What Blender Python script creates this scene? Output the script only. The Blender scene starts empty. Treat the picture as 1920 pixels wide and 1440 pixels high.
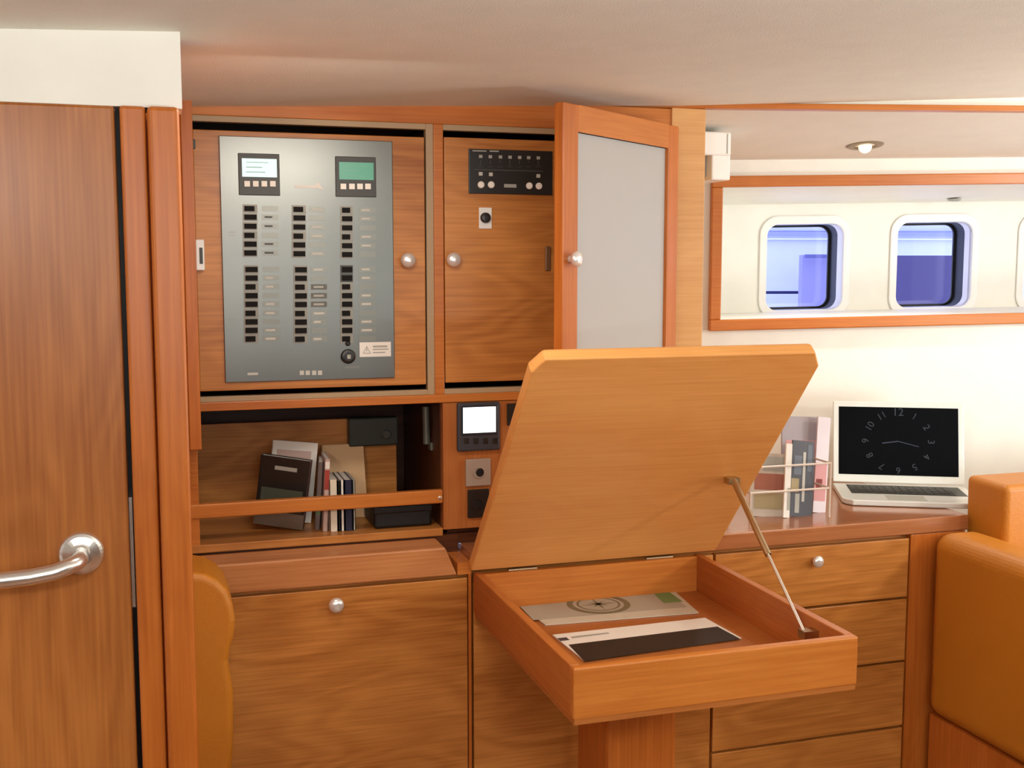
import bpy, bmesh, math, random
from mathutils import Vector, Matrix
random.seed(4)
SC = bpy.context.scene
COL = SC.collection
R = math.radians

# ------------------------------------------------------------------ camera
F_PX, EYE = 2110.0, 1.42
YAW, PITCH = R(17.4), math.atan(220.0/F_PX)
cam_d = bpy.data.cameras.new('camera')
cam = bpy.data.objects.new('camera', cam_d); COL.objects.link(cam)
cam.location = (0, 0, EYE)
cam.rotation_euler = (R(90)-PITCH, 0, -YAW)
cam_d.sensor_width = 36; cam_d.lens = F_PX/1920*36; cam_d.clip_start = 0.02
SC.camera = cam

# ------------------------------------------------------------------ world, lights, exposure
SC.view_settings.view_transform = 'Standard'; SC.view_settings.look = 'None'
SC.view_settings.gamma = 1; SC.view_settings.use_curve_mapping = False
SC.view_settings.exposure = 0.0
w = bpy.data.worlds.new('world'); SC.world = w; w.use_nodes = True
bg = w.node_tree.nodes['Background']
bg.inputs[0].default_value = (0.60, 0.65, 1.0, 1); bg.inputs[1].default_value = 3.0

def area(name, loc, target, power, size, size_y=None, col=(1, 0.93, 0.84)):
    l = bpy.data.lights.new(name, 'AREA'); l.energy = power; l.color = col
    l.size = size
    if size_y: l.shape = 'RECTANGLE'; l.size_y = size_y
    o = bpy.data.objects.new(name, l); COL.objects.link(o); o.location = loc
    o.rotation_euler = (Vector(target)-Vector(loc)).to_track_quat('-Z', 'Y').to_euler()
    return o
area('cabin_lamp_port', (-0.46, -0.10, 1.66), (1.1, 2.0, 1.25), 9.5, 0.16, col=(1, 0.95, 0.86))
area('cabin_lamp_starboard', (2.6, 0.10, 1.60), (0.9, 2.1, 1.0), 9.5, 0.14, col=(1, 0.94, 0.84))
area('aft_fill', (0.05, -1.35, 1.60), (0.5, 2.2, 1.60), 10, 0.9, 0.4, col=(1, 0.98, 0.94))  # unseen fill added behind the camera, mirrored in the switch panel
area('ceiling_fill', (0.9, -0.4, 1.16), (0.9, -0.38, 1.75), 48, 1.8, 0.7, col=(0.89, 0.98, 1.0))  # added upward fill, out of view, to brighten the ceiling
area('galley_lamp', (0.28, 1.55, 1.68), (0.28, 1.78, 1.0), 2.4, 0.3, 0.10, col=(1, 0.95, 0.86))
area('saloon_lamp', (2.6, 1.35, 1.72), (1.5, 2.35, 1.0), 5.8, 0.22, 0.15, col=(1, 0.96, 0.91))
area('soffit_fill', (2.5, 1.3, 1.0), (2.0, 2.0, 1.8), 9, 0.6, 0.3, col=(0.93, 0.98, 1.0))  # unseen fill added to lift the side deck underside

# ------------------------------------------------------------------ pixel ray measurements -> metres
FW = Vector((math.sin(YAW)*math.cos(PITCH), math.cos(YAW)*math.cos(PITCH), -math.sin(PITCH)))
RT = Vector((math.cos(YAW), -math.sin(YAW), 0)); UP = RT.cross(FW)
CAM = Vector((0, 0, EYE))
def ray(x, y): return FW + RT*((x-960)/F_PX) - UP*((y-720)/F_PX)
def atY(x, y, Y): r = ray(x, y); return CAM + r*(Y/r.y)
def atX(x, y, X): r = ray(x, y); return CAM + r*(X/r.x)
def atZ(x, y, Z): r = ray(x, y); return CAM + r*((Z-EYE)/r.z)

# ------------------------------------------------------------------ materials
def s2l(c):
    return tuple(((v/255)/12.92 if v/255 <= 0.04045 else ((v/255+0.055)/1.055)**2.4) for v in c) + (1,)
MATS = {}
def mat(name, rgb, rough=0.5, metal=0.0, emit=None, estr=1.0, spec=0.5, coat=0.0, bump=0.0, bscale=200):
    if name in MATS: return MATS[name]
    m = bpy.data.materials.new(name); m.use_nodes = True; nt = m.node_tree
    p = nt.nodes['Principled BSDF']
    p.inputs['Roughness'].default_value = rough; p.inputs['Metallic'].default_value = metal
    p.inputs['Specular IOR Level'].default_value = spec; p.inputs['Coat Weight'].default_value = coat
    tc = nt.nodes.new('ShaderNodeTexCoord')
    n = nt.nodes.new('ShaderNodeTexNoise'); n.inputs['Scale'].default_value = 14; n.inputs['Detail'].default_value = 3
    nt.links.new(tc.outputs['Object'], n.inputs['Vector'])
    mx = nt.nodes.new('ShaderNodeMix'); mx.data_type = 'RGBA'
    c = s2l(rgb)
    mx.inputs[6].default_value = tuple(v*0.95 for v in c[:3])+(1,); mx.inputs[7].default_value = tuple(min(1, v*1.05) for v in c[:3])+(1,)
    nt.links.new(n.outputs['Fac'], mx.inputs[0]); nt.links.new(mx.outputs[2], p.inputs['Base Color'])
    if emit:
        p.inputs['Emission Color'].default_value = s2l(emit); p.inputs['Emission Strength'].default_value = estr
    if bump:
        n2 = nt.nodes.new('ShaderNodeTexNoise'); n2.inputs['Scale'].default_value = bscale
        nt.links.new(tc.outputs['Object'], n2.inputs['Vector'])
        b = nt.nodes.new('ShaderNodeBump'); b.inputs['Strength'].default_value = bump; b.inputs['Distance'].default_value = 0.002
        nt.links.new(n2.outputs['Fac'], b.inputs['Height']); nt.links.new(b.outputs['Normal'], p.inputs['Normal'])
    MATS[name] = m; return m

def wood(name, light, dark, axis='X', rough=0.38, figure=0.55, coat=0.15, fine=1.0, seed=0.0):
    """veneer: contour lines of a stretched noise give the cathedral figure, fine streaks on top"""
    if name in MATS: return MATS[name]
    m = bpy.data.materials.new(name); m.use_nodes = True; nt = m.node_tree; N = nt.nodes; L = nt.links
    p = N['Principled BSDF']; p.inputs['Specular IOR Level'].default_value = 0.35; p.inputs['Roughness'].default_value = rough; p.inputs['Coat Weight'].default_value = coat
    p.inputs['Coat Roughness'].default_value = 0.25
    tc = N.new('ShaderNodeTexCoord')
    def stretched(al, ac, off):
        mp = N.new('ShaderNodeMapping')
        s = [ac, ac, ac]; s['XYZ'.index(axis)] = al
        mp.inputs['Scale'].default_value = s; mp.inputs['Location'].default_value = (off, off*1.7, off*0.6)
        L.new(tc.outputs['Object'], mp.inputs['Vector']); return mp
    n1 = N.new('ShaderNodeTexNoise'); n1.inputs['Scale'].default_value = 1; n1.inputs['Detail'].default_value = 1.5
    n1.inputs['Distortion'].default_value = 0.35
    L.new(stretched(2.2, 9.0, 3.1+seed).outputs[0], n1.inputs['Vector'])
    mu = N.new('ShaderNodeMath'); mu.operation = 'MULTIPLY'; mu.inputs[1].default_value = 62
    L.new(n1.outputs['Fac'], mu.inputs[0])
    sn = N.new('ShaderNodeMath'); sn.operation = 'SINE'; L.new(mu.outputs[0], sn.inputs[0])
    n2 = N.new('ShaderNodeTexNoise'); n2.inputs['Scale'].default_value = 1; n2.inputs['Detail'].default_value = 5
    L.new(stretched(6*fine, 210*fine, 1.0+seed).outputs[0], n2.inputs['Vector'])
    n3 = N.new('ShaderNodeTexNoise'); n3.inputs['Scale'].default_value = 1; n3.inputs['Detail'].default_value = 2
    L.new(stretched(1.2, 5, 7.0+seed).outputs[0], n3.inputs['Vector'])
    a = N.new('ShaderNodeMath'); a.operation = 'MULTIPLY_ADD'; a.inputs[1].default_value = 0.13*figure; L.new(sn.outputs[0], a.inputs[0])
    soft = N.new('ShaderNodeMath'); soft.operation = 'MULTIPLY_ADD'; soft.inputs[1].default_value = 0.55; soft.inputs[2].default_value = 0.225
    L.new(n2.outputs['Fac'], soft.inputs[0]); L.new(soft.outputs[0], a.inputs[2])
    b = N.new('ShaderNodeMath'); b.operation = 'MULTIPLY_ADD'; b.inputs[1].default_value = 0.8; L.new(n3.outputs['Fac'], b.inputs[0])
    L.new(a.outputs[0], b.inputs[2])
    mr = N.new('ShaderNodeMapRange'); mr.inputs[1].default_value = 0.6; mr.inputs[2].default_value = 1.2
    L.new(b.outputs[0], mr.inputs[0])
    cr = N.new('ShaderNodeValToRGB'); cr.color_ramp.elements[0].color = s2l(dark); cr.color_ramp.elements[1].color = s2l(light)
    cr.color_ramp.elements[0].position = 0.0; cr.color_ramp.elements[1].position = 0.85
    L.new(mr.outputs[0], cr.inputs[0]); L.new(cr.outputs[0], p.inputs['Base Color'])
    MATS[name] = m; return m

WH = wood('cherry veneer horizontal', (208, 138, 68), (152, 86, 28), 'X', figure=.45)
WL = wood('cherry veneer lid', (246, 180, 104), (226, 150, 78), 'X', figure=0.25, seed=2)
WV = wood('cherry veneer door', (186, 116, 56), (138, 74, 26), 'Z', seed=1.3, figure=.4)
WP_ = wood('cherry solid post', (206, 118, 48), (162, 82, 22), 'Z', figure=0.2, seed=4)
WR = wood('cherry solid rail', (210, 130, 58), (174, 90, 26), 'X', figure=0.15, seed=5)
WD = wood('cherry solid along depth', (198, 118, 56), (158, 80, 28), 'Y', figure=0.2, seed=6)
WE = wood('pale cherry end panel', (222, 168, 106), (200, 140, 78), 'X', figure=0.3, seed=8)
WT = wood('glossy worktop', (176, 112, 70), (140, 78, 42), 'X', rough=0.13, coat=0.5, figure=0.3, seed=9)
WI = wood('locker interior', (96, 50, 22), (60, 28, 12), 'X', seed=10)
LIP_LIT = mat('edge lipping lit tone', (176, 148, 112), 0.5)  # the lip's different lighting is put into this beige
WHITE = mat('cream white hull lining', (244, 242, 232), 0.6)
HEAD = mat('cream headliner vinyl', (240, 240, 228), 0.75, bump=0.3, bscale=500)
SOFF = mat('side deck headliner vinyl', (238, 232, 220), 0.8, bump=0.3, bscale=500)
PLAST = mat('white plastic', (244, 242, 236), 0.35)
BLACK = mat('black rubber', (12, 12, 14), 0.5)
BLKP = mat('black plastic', (34, 31, 28), 0.35)
DKP = mat('dark grey plastic', (62, 60, 54), 0.45)
METAL = mat('anodised grey panel', (118, 117, 112), 0.32, metal=1.0)
CHROME = mat('satin chrome', (232, 228, 222), 0.24, metal=0.9)
KNOB = mat('satin nickel knob', (246, 244, 240), 0.22, metal=0.6)
BRASS = mat('brushed steel stay', (190, 172, 140), 0.3, metal=1.0)
SILVER = mat('laptop aluminium', (226, 226, 220), 0.35, metal=0.3)
LEATH = mat('ochre leather', (196, 122, 32), 0.45, bump=0.25, bscale=350)
GREY = mat('grey print', (168, 166, 156), 0.5)
INK = mat('pale print', (196, 193, 182), 0.5)
PAPER = mat('white paper', (238, 232, 222), 0.6)

# ------------------------------------------------------------------ geometry helpers
class MB:
    def __init__(s): s.bm = bmesh.new()
    def box(s, x0, x1, y0, y1, z0, z1):
        x0, x1 = sorted((x0, x1)); y0, y1 = sorted((y0, y1)); z0, z1 = sorted((z0, z1))
        v = [s.bm.verts.new(p) for p in [(x0, y0, z0), (x1, y0, z0), (x1, y1, z0), (x0, y1, z0), (x0, y0, z1), (x1, y0, z1), (x1, y1, z1), (x0, y1, z1)]]
        for f in [(0, 3, 2, 1), (4, 5, 6, 7), (0, 1, 5, 4), (1, 2, 6, 5), (2, 3, 7, 6), (3, 0, 4, 7)]: s.bm.faces.new([v[i] for i in f])
        return s
    def hexa(s, low, high):
        """prism between two matching loops"""
        a = [s.bm.verts.new(p) for p in low]; b = [s.bm.verts.new(p) for p in high]; n = len(a)
        s.bm.faces.new(a[::-1]); s.bm.faces.new(b)
        for i in range(n): s.bm.faces.new([a[i], a[(i+1) % n], b[(i+1) % n], b[i]])
        return s
    def prism(s, pts, vec):
        vec = Vector(vec); return s.hexa(pts, [Vector(p)+vec for p in pts])
    def ring(s, outer, inner, vec):
        """closed frame between two loops, extruded by vec"""
        vec = Vector(vec); n = len(outer)
        L = [[s.bm.verts.new(Vector(p)) for p in outer], [s.bm.verts.new(Vector(p)) for p in inner],
             [s.bm.verts.new(Vector(p)+vec) for p in inner], [s.bm.verts.new(Vector(p)+vec) for p in outer]]
        for k in range(4):
            A, B = L[k], L[(k+1) % 4]
            for i in range(n): s.bm.faces.new([A[i], A[(i+1) % n], B[(i+1) % n], B[i]])
        return s
    def tube(s, path, r, seg=12, cap=True):
        path = [Vector(p) for p in path]; rings = []
        rs = r if isinstance(r, (list, tuple)) else [r]*len(path)
        prev = None
        for i, p in enumerate(path):
            d = (path[min(i+1, len(path)-1)]-path[max(i-1, 0)]).normalized()
            if prev is None:
                u = d.cross(Vector((0, 0, 1)))
                if u.length < 1e-3: u = d.cross(Vector((1, 0, 0)))
            else: u = prev - d*prev.dot(d)
            u.normalize(); prev = u; v = d.cross(u)
            rings.append([s.bm.verts.new(p+(u*math.cos(2*math.pi*k/seg)+v*math.sin(2*math.pi*k/seg))*rs[i]) for k in range(seg)])
        for A, B in zip(rings, rings[1:]):
            for k in range(seg): s.bm.faces.new([A[k], A[(k+1) % seg], B[(k+1) % seg], B[k]])
        if cap: s.bm.faces.new(rings[0][::-1]); s.bm.faces.new(rings[-1])
        return s
    def lathe(s, base, axis, prof, seg=24):
        """profile of (distance along axis, radius)"""
        axis = Vector(axis).normalized(); u = axis.orthogonal().normalized(); v = axis.cross(u); rings = []
        for d, r in prof:
            rings.append([s.bm.verts.new(Vector(base)+axis*d+(u*math.cos(2*math.pi*k/seg)+v*math.sin(2*math.pi*k/seg))*max(r, 1e-5)) for k in range(seg)])
        for A, B in zip(rings, rings[1:]):
            for k in range(seg): s.bm.faces.new([A[k], A[(k+1) % seg], B[(k+1) % seg], B[k]])
        s.bm.faces.new(rings[0][::-1]); s.bm.faces.new(rings[-1]); return s

def world_loc(o):
    l = Vector(o.location)
    while o.parent: o = o.parent; l = l + Vector(o.location)
    return l
def obj(name, mb, m, parent=None, bevel=0.0, seg=2, smooth=False):
    bm = mb.bm; bmesh.ops.recalc_face_normals(bm, faces=bm.faces[:])
    xs = [v.co.x for v in bm.verts]; ys = [v.co.y for v in bm.verts]; zs = [v.co.z for v in bm.verts]
    org = Vector(((min(xs)+max(xs))/2, (min(ys)+max(ys))/2, min(zs)))
    bmesh.ops.translate(bm, verts=bm.verts[:], vec=-org)
    me = bpy.data.meshes.new(name); bm.to_mesh(me); bm.free()
    if smooth:
        for f in me.polygons: f.use_smooth = True
    me.materials.append(m)
    o = bpy.data.objects.new(name, me); COL.objects.link(o)
    if parent: o.parent = parent; o.location = org - world_loc(parent)
    else: o.location = org
    if bevel:
        b = o.modifiers.new('bevel', 'BEVEL'); b.width = bevel; b.segments = seg; b.limit_method = 'ANGLE'; b.angle_limit = R(35)
        b.harden_normals = False
    if smooth and bevel or smooth: me.polygons.foreach_set('use_smooth', [True]*len(me.polygons))
    return o
def tag(o, label=None, cat=None, group=None, kind=None):
    if label: o['label'] = label
    if cat: o['category'] = cat
    if group: o['group'] = group
    if kind: o['kind'] = kind
    return o
def thing(name, loc, label, cat, group=None):
    o = bpy.data.objects.new(name, None); COL.objects.link(o); o.location = loc; o.empty_display_size = 0.05
    return tag(o, label, cat, group)
def struct(name, mb, m, **k): return tag(obj(name, mb, m, **k), kind='structure')
def text_mesh(name, body, size, M, m, parent):
    """M places the text: local x right, y up, z toward the viewer"""
    c = bpy.data.curves.new('lettering', 'FONT'); c.body = body; c.size = size; c.align_x = 'CENTER'; c.align_y = 'CENTER'; c.extrude = size*0.01
    t = bpy.data.objects.new('lettering', c)
    COL.objects.link(t); bpy.context.view_layer.update()
    me = bpy.data.meshes.new_from_object(t); bpy.data.objects.remove(t); bpy.data.curves.remove(c)
    me.transform(M); mb = MB(); mb.bm.from_mesh(me); bpy.data.meshes.remove(me)
    return mb

def align(o, ang):
    """turn the object so its own x axis runs along the piece (grain follows)"""
    o.data.transform(Matrix.Rotation(-ang, 4, 'Z')); o.rotation_euler.z = ang; return o

# ================================================================== SETTING
YC, YL = 2.2, 2.11          # face of upper cabinets, face of lower cabinets
def cz(X): return 1.711 + 0.043*X
struct('floor', MB().box(-1.7, 3.4, -2.0, 3.3, -0.04, 0), wood('cabin sole boards', (150, 96, 56), (112, 66, 34), 'X', rough=0.3, seed=12))
c = MB()
c.hexa([(-1.7, -2, cz(-1.7)), (3.4, -2, cz(3.4)), (3.4, 2.2, cz(3.4)), (-1.7, 2.2, cz(-1.7))],
       [(-1.7, -2, cz(-1.7)+.05), (3.4, -2, cz(3.4)+.05), (3.4, 2.2, cz(3.4)+.05), (-1.7, 2.2, cz(-1.7)+.05)])
struct('ceiling', c, HEAD)

dk = MB()
dk.hexa([(-1.7, 2.18, cz(-1.7)+.052), (3.45, 2.18, cz(3.45)+.052), (3.45, 2.75, cz(3.45)+.052), (.9, 3.32, cz(.9)+.052), (-1.7, 3.32, cz(-1.7)+.052)],
        [(-1.7, 2.18, 1.95), (3.45, 2.18, 1.95), (3.45, 2.75, 1.95), (.9, 3.32, 1.95), (-1.7, 3.32, 1.95)])
struct('ceiling_deck', dk, HEAD)
# hull side, in its own frame: u along the hull, n towards the cabin
HD = Vector((0.9785, -0.2062, 0)); HN = Vector((-0.2062, -0.9785, 0)); H0 = CAM + ray(1337, 480)*2.95; H0.z = 0
def hp(u, n, z): p = H0 + HD*u + HN*n; p.z = z + 0.018*u; return p
def hit(x, y, n):            # (u, z) where a sight line meets the hull plane offset n
    r = ray(x, y); q = H0 + HN*n; t = (q-CAM).dot(HN)/r.dot(HN); p = CAM + r*t
    u = (p-H0).dot(HD); return u, p.z-0.018*u
def hbox(mb, u0, u1, n0, n1, z0, z1):
    return mb.hexa([hp(u0, n0, z0), hp(u1, n0, z0), hp(u1, n1, z0), hp(u0, n1, z0)], [hp(u0, n0, z1), hp(u1, n0, z1), hp(u1, n1, z1), hp(u0, n1, z1)])
UA, UB = -0.42, 2.05
fl = hit(1332, 335, 0); RT_U0 = hit(1350, 480, 0)[0]; Z_RT = hit(1350, 352, 0)[1]; Z_RB = hit(1350, 599, 0)[1]
TOPZ = hit(1372, 300, 0)[1]
ND = -0.38
zi_t = hit(1350, 385, ND)[1]; zi_b = hit(1350, 587, ND)[1]
wl = MB()
hbox(wl, UA, UB, -0.03, 0, 0, Z_RB)
hbox(wl, UA, UB, -0.03, 0, Z_RT, TOPZ+0.20)
hbox(wl, UA, RT_U0, -0.03, 0, Z_RB, Z_RT)
wl.hexa([hp(UA, ND, zi_b), hp(UB, ND, zi_b), hp(UB, -0.001, Z_RB), hp(UA, -0.001, Z_RB)], [hp(UA, ND, zi_b-.02), hp(UB, ND, zi_b-.02), hp(UB, -0.001, Z_RB-.02), hp(UA, -0.001, Z_RB-.02)])
wl.hexa([hp(UA, ND, zi_t), hp(UB, ND, zi_t), hp(UB, -0.001, Z_RT), hp(UA, -0.001, Z_RT)], [hp(UA, ND, zi_t+.02), hp(UB, ND, zi_t+.02), hp(UB, -0.001, Z_RT+.02), hp(UA, -0.001, Z_RT+.02)])
hbox(wl, RT_U0-.03, RT_U0, ND, -0.03, Z_RB-.02, Z_RT+.02)
struct('wall_right', wl, WHITE)

# three portlights in the recessed band
def rrect(cu, cz_, w_, h_, r, k=7):
    pts = []
    for a0, sx, sz in ((0, 1, 1), (90, -1, 1), (180, -1, -1), (270, 1, -1)):
        for i in range(k):
            a = R(a0 + 90*i/(k-1)); pts.append((cu+sx*(w_/2-r)+r*math.cos(a), cz_+sz*(h_/2-r)+r*math.sin(a)))
    return pts
wins = []
for (xa, xb, ya, yb) in ((1437, 1575, 421, 579), (1683, 1813, 419, 574)):
    a = hit(xa, ya, ND); b = hit(xb, yb, ND); wins.append(((a[0]+b[0])/2, (a[1]+b[1])/2, b[0]-a[0], a[1]-b[1]))
du = wins[1][0]-wins[0][0]
ww, wh = wins[0][2], wins[0][3]
wz = (wins[0][1]+wins[1][1])/2
wins = [(wins[0][0]+du*k, wz, ww, wh) for k in range(3)]
# inner lining with three rounded holes
wi = MB(); bm = wi.bm; edges = []
ends = [wins[0][0]-0.5*du, wins[0][0]+0.5*du, wins[0][0]+1.5*du, wins[0][0]+2.5*du]
for k, (cu, cw, w_, h_) in enumerate(wins):
    outer = [(ends[k], zi_b-.01), (ends[k+1], zi_b-.01), (ends[k+1], zi_t+.01), (ends[k], zi_t+.01)]
    es = []
    for loop in (outer, rrect(cu, cw, w_, h_, 0.035)):
        vs = [bm.verts.new(hp(u, ND, z)) for u, z in loop]
        es += [bm.edges.new((vs[i], vs[(i+1) % len(vs)])) for i in range(len(vs))]
    bmesh.ops.triangle_fill(bm, edges=es, use_beauty=True)
for u0, u1 in ((RT_U0-.03, ends[0]), (ends[3], UB)):
    bm.faces.new([bm.verts.new(p) for p in (hp(u0, ND, zi_b-.01), hp(u1, ND, zi_b-.01), hp(u1, ND, zi_t+.01), hp(u0, ND, zi_t+.01))])
o = struct('wall_hull', wi, WHITE)
sd = o.modifiers.new('thickness', 'SOLIDIFY'); sd.thickness = 0.012; sd.offset = 0
GLASS = bpy.data.materials.new('window glass'); GLASS.use_nodes = True
nt = GLASS.node_tree; p = nt.nodes['Principled BSDF']; nt.nodes.remove(p)
g = nt.nodes.new('ShaderNodeBsdfGlossy'); g.inputs['Roughness'].default_value = 0.02
t = nt.nodes.new('ShaderNodeBsdfTransparent'); t.inputs[0].default_value = (0.9, 0.92, 1, 1)
mx = nt.nodes.new('ShaderNodeMixShader'); mx.inputs[0].default_value = 0.05
nt.links.new(t.outputs[0], mx.inputs[1]); nt.links.new(g.outputs[0], mx.inputs[2]); nt.links.new(mx.outputs[0], nt.nodes['Material Output'].inputs[0])
for k, (cu, cw, w_, h_) in enumerate(wins):
    ro = rrect(cu, cw, w_+.045, h_+.05, 0.055); ri = rrect(cu, cw, w_, h_, 0.035)
    fr = MB().ring([hp(u, ND+.007, z) for u, z in ro], [hp(u, ND+.007, z) for u, z in ri], HN*0.007)
    fr.ring([hp(u, ND-.04, z) for u, z in rrect(cu, cw, w_+.012, h_+.012, .04)], [hp(u, ND-.04, z) for u, z in ri], HN*0.05)
    wo = struct('window_%d' % (k+1), fr, PLAST, bevel=0.003)
    rg = rrect(cu, cw, w_-.014, h_-.012, 0.03)
    gk = MB().ring([hp(u, ND-.095, z) for u, z in rrect(cu, cw, w_+.02, h_+.02, .04)], [hp(u, ND-.095, z) for u, z in ri], HN*0.055)
    gk.ring([hp(u, ND-.1, z) for u, z in rrect(cu, cw, w_+.02, h_+.02, .04)], [hp(u, ND-.1, z) for u, z in rg], HN*0.008)
    gk = obj('gasket', gk, BLACK, wo)
    gp = MB().prism([hp(u, ND-.098, z) for u, z in rg], -HN*0.006)
    obj('pane', gp, GLASS, wo)

# trim frame round the window band
zt0, zt1 = Z_RT, hit(1350, 331, 0)[1]
tf = MB()
hbox(tf, fl[0], UB, 0.0, 0.02, zt0, zt1)
hbox(tf, fl[0], UB, 0.0, 0.02, hit(1337, 620, 0)[1], Z_RB)
hbox(tf, fl[0], RT_U0, 0.0, 0.02, Z_RB, zt0)
align(struct('trim_1', tf, WR, bevel=0.003), math.atan2(HD.y, HD.x))
# side deck underside: slopes from the cabin ceiling down to the hull
sf = MB()
a0, a1 = Vector((1.118, 2.2, 0)), hp(UB, 0.45, 0)
a1 = atZ(1920, 212, 1.80)
dirt = (Vector((a1.x, a1.y, 0))-Vector((1.118, 2.215, 0))).normalized()
def sp(k, z=None):
    q = Vector((1.118, 2.215, 0)) + dirt*k; q.z = 1.752+0.03*k if z is None else z; return q
LN = 1.75
pA, pB, pC = sp(0), hp(UB, 0, TOPZ), hp(UA, 0, TOPZ); pn = (pB-pA).cross(pC-pA).normalized()
if pn.z > 0: pn = -pn
rr = ray(1920, 209); a1 = CAM + rr*((pA-CAM).dot(pn)/rr.dot(pn)); dirt = (Vector((a1.x, a1.y, 0))-Vector((1.118, 2.215, 0))).normalized()
def onpl(q): q = q.copy(); q.z = pA.z - ((q.x-pA.x)*pn.x+(q.y-pA.y)*pn.y)/pn.z; return q
low = [onpl(sp(-.1)), onpl(sp(LN)), onpl(hp(UB, 0, TOPZ)), onpl(hp(UA, 0, TOPZ))]
sf.hexa(low, [q+Vector((0, 0, 0.03)) for q in low])
struct('ceiling_side', sf, SOFF)
tr = MB(); nrm = Vector((-dirt.y, dirt.x, 0))
q = [onpl(sp(-.35))-nrm*.026, onpl(sp(LN))-nrm*.026, onpl(sp(LN))+nrm*.006, onpl(sp(-.35))+nrm*.006]
q[0].z = q[3].z = pA.z+.004
for v in q: v.z -= .007
tr.hexa(q, [v+Vector((0, 0, .012)) for v in q])
align(struct('trim_2', tr, WR, bevel=0.002), math.atan2(dirt.y, dirt.x))
cm = [v+Vector((0, 0, .012)) for v in (onpl(sp(.02))-nrm*.018, onpl(sp(LN))-nrm*.018, onpl(sp(LN)), onpl(sp(.02)))]
for v in cm: v.z -= .007
struct('ceiling_coaming', MB().hexa(cm, [Vector((v.x, v.y, cz(v.x)+.02)) for v in cm]), HEAD)

# bulkhead with the entrance door on the left
YD = 1.5
struct('wall_left', MB().box(-1.7, 0.036, YD+.005, YD+.06, 1.618, 1.74).box(-1.75, -1.7, -2, YD+.06, 0, 1.74), WHITE)
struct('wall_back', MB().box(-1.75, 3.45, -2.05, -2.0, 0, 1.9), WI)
struct('wall_side', MB().box(3.4, 3.45, -2.0, 2.3, 0, 1.9), WHITE)
d1 = struct('door_1', MB().box(-0.80, -0.045, YD, YD+.035, 0.02, 1.618), WV, bevel=0.004)
pr = atY(153, 1037, YD)
h = MB().lathe((pr.x, YD, pr.z), (0, -1, 0), [(0, .0275), (.003, .0275), (.006, .026), (.008, .0225), (.010, .014)], 32)
h_o = obj('rose', h, CHROME, d1, smooth=False, bevel=0.001)
pts = []
for i in range(9):
    a = R(90*i/8); pts.append((pr.x - .03*(1-math.cos(a)), YD-.010-.022-.026*math.sin(a)+.0, pr.z-.008*(1-math.cos(a))))
path = [(pr.x, YD-.006, pr.z)] + pts + [(pr.x-.055, YD-.0595, pr.z-.011), (pr.x-.09, YD-.060, pr.z-.0125), (pr.x-.13, YD-.058, pr.z-.013)]
obj('lever', MB().tube(path, [.010]*len(path), 16), CHROME, d1, smooth=True)
# dark strike plate in the gap
obj('strike_plate', MB().box(-.0445, -.0405, YD+.006, YD+.03, 0.98, 1.125), CHROME, d1)
struct('trim_3', MB().box(-0.039, -0.0085, YD-.006, YD+.06, 0, 1.618), WP_, bevel=0.004, seg=3)
struct('trim_4', MB().box(-0.0065, 0.032, YD-.014, YD+.10, 0, 1.618), WP_, bevel=0.006, seg=3)
struct('gap_shade', MB().box(-0.045, -0.039, YD+.03, YD+.05, 0, 1.618), BLACK)  # black strip set in the door gap in place of its shade
struct('wall_cabinet_side', MB().box(-0.1, 0.03, YD+.1, 2.6, 0, 1.74), WP_)

# ================================================================== UPPER CABINET
X0, XE = 0.03, 1.118
cab = thing('wall_cabinet', (0.57, 2.35, 0.872), 'cherry wood wall cabinet with an open frosted glass door and a book shelf', 'cabinet')
fr = MB()
fr.box(X0, XE, YC, YC+.02, 1.700, 1.75)                # top rail
fr.box(X0, 0.062, YC, YC+.02, 0.872, 1.70)             # left stile
fr.box(0.527, 0.547, YC, YC+.02, 1.163, 1.70)          # divider
fr.box(1.036, XE, YC, YC+.02, 0.872, 1.70)
fr.box(.062, 1.036, YC, YC+.02, 1.146, 1.163)            # middle rail
obj('frame', fr, WR, cab, bevel=0.0015)
obj('end_panel', MB().box(1.040, XE+.001, YC-.004, YC+.525, 0.872, 1.752), WE, cab, bevel=0.002)
lp = MB()
lp.box(0.512, 0.527, YC+.002, YC+.02, 1.163, 1.700)
lp.box(0.062, 0.512, YC+.002, YC+.02, 1.163, 1.1735)
lp.box(0.062, 0.512, YC+.002, YC+.02, 1.6885, 1.700)
lp.box(0.547, 1.036, YC+.002, YC+.02, 1.6885, 1.700)
lp.box(0.547, 1.036, YC+.002, YC+.02, 1.163, 1.1735)
lp = obj('edge_lipping', lp, LIP_LIT, cab, bevel=0.001); lp['label'] = 'lipping with painted-in light round the cabinet door openings'
inn = MB()
inn.box(X0, XE, 2.58, 2.60, 0.872, 1.75).box(0.527, 0.541, YC+.02, 2.58, 1.15, 1.70).box(X0, 1.04, YC+.02, 2.58, 1.150, 1.160)
inn.box(X0, 0.04, YC+.02, 2.58, 0.872, 1.70)
inn.box(0.541, 0.555, YC+.02, 2.58, 0.872, 1.15).box(0.541, 1.04, YC+.02, 2.58, .872, .882).box(X0, 1.04, YC+.02, 2.58, 1.702, 1.712)
obj('carcass', inn, WI, cab)
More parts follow.
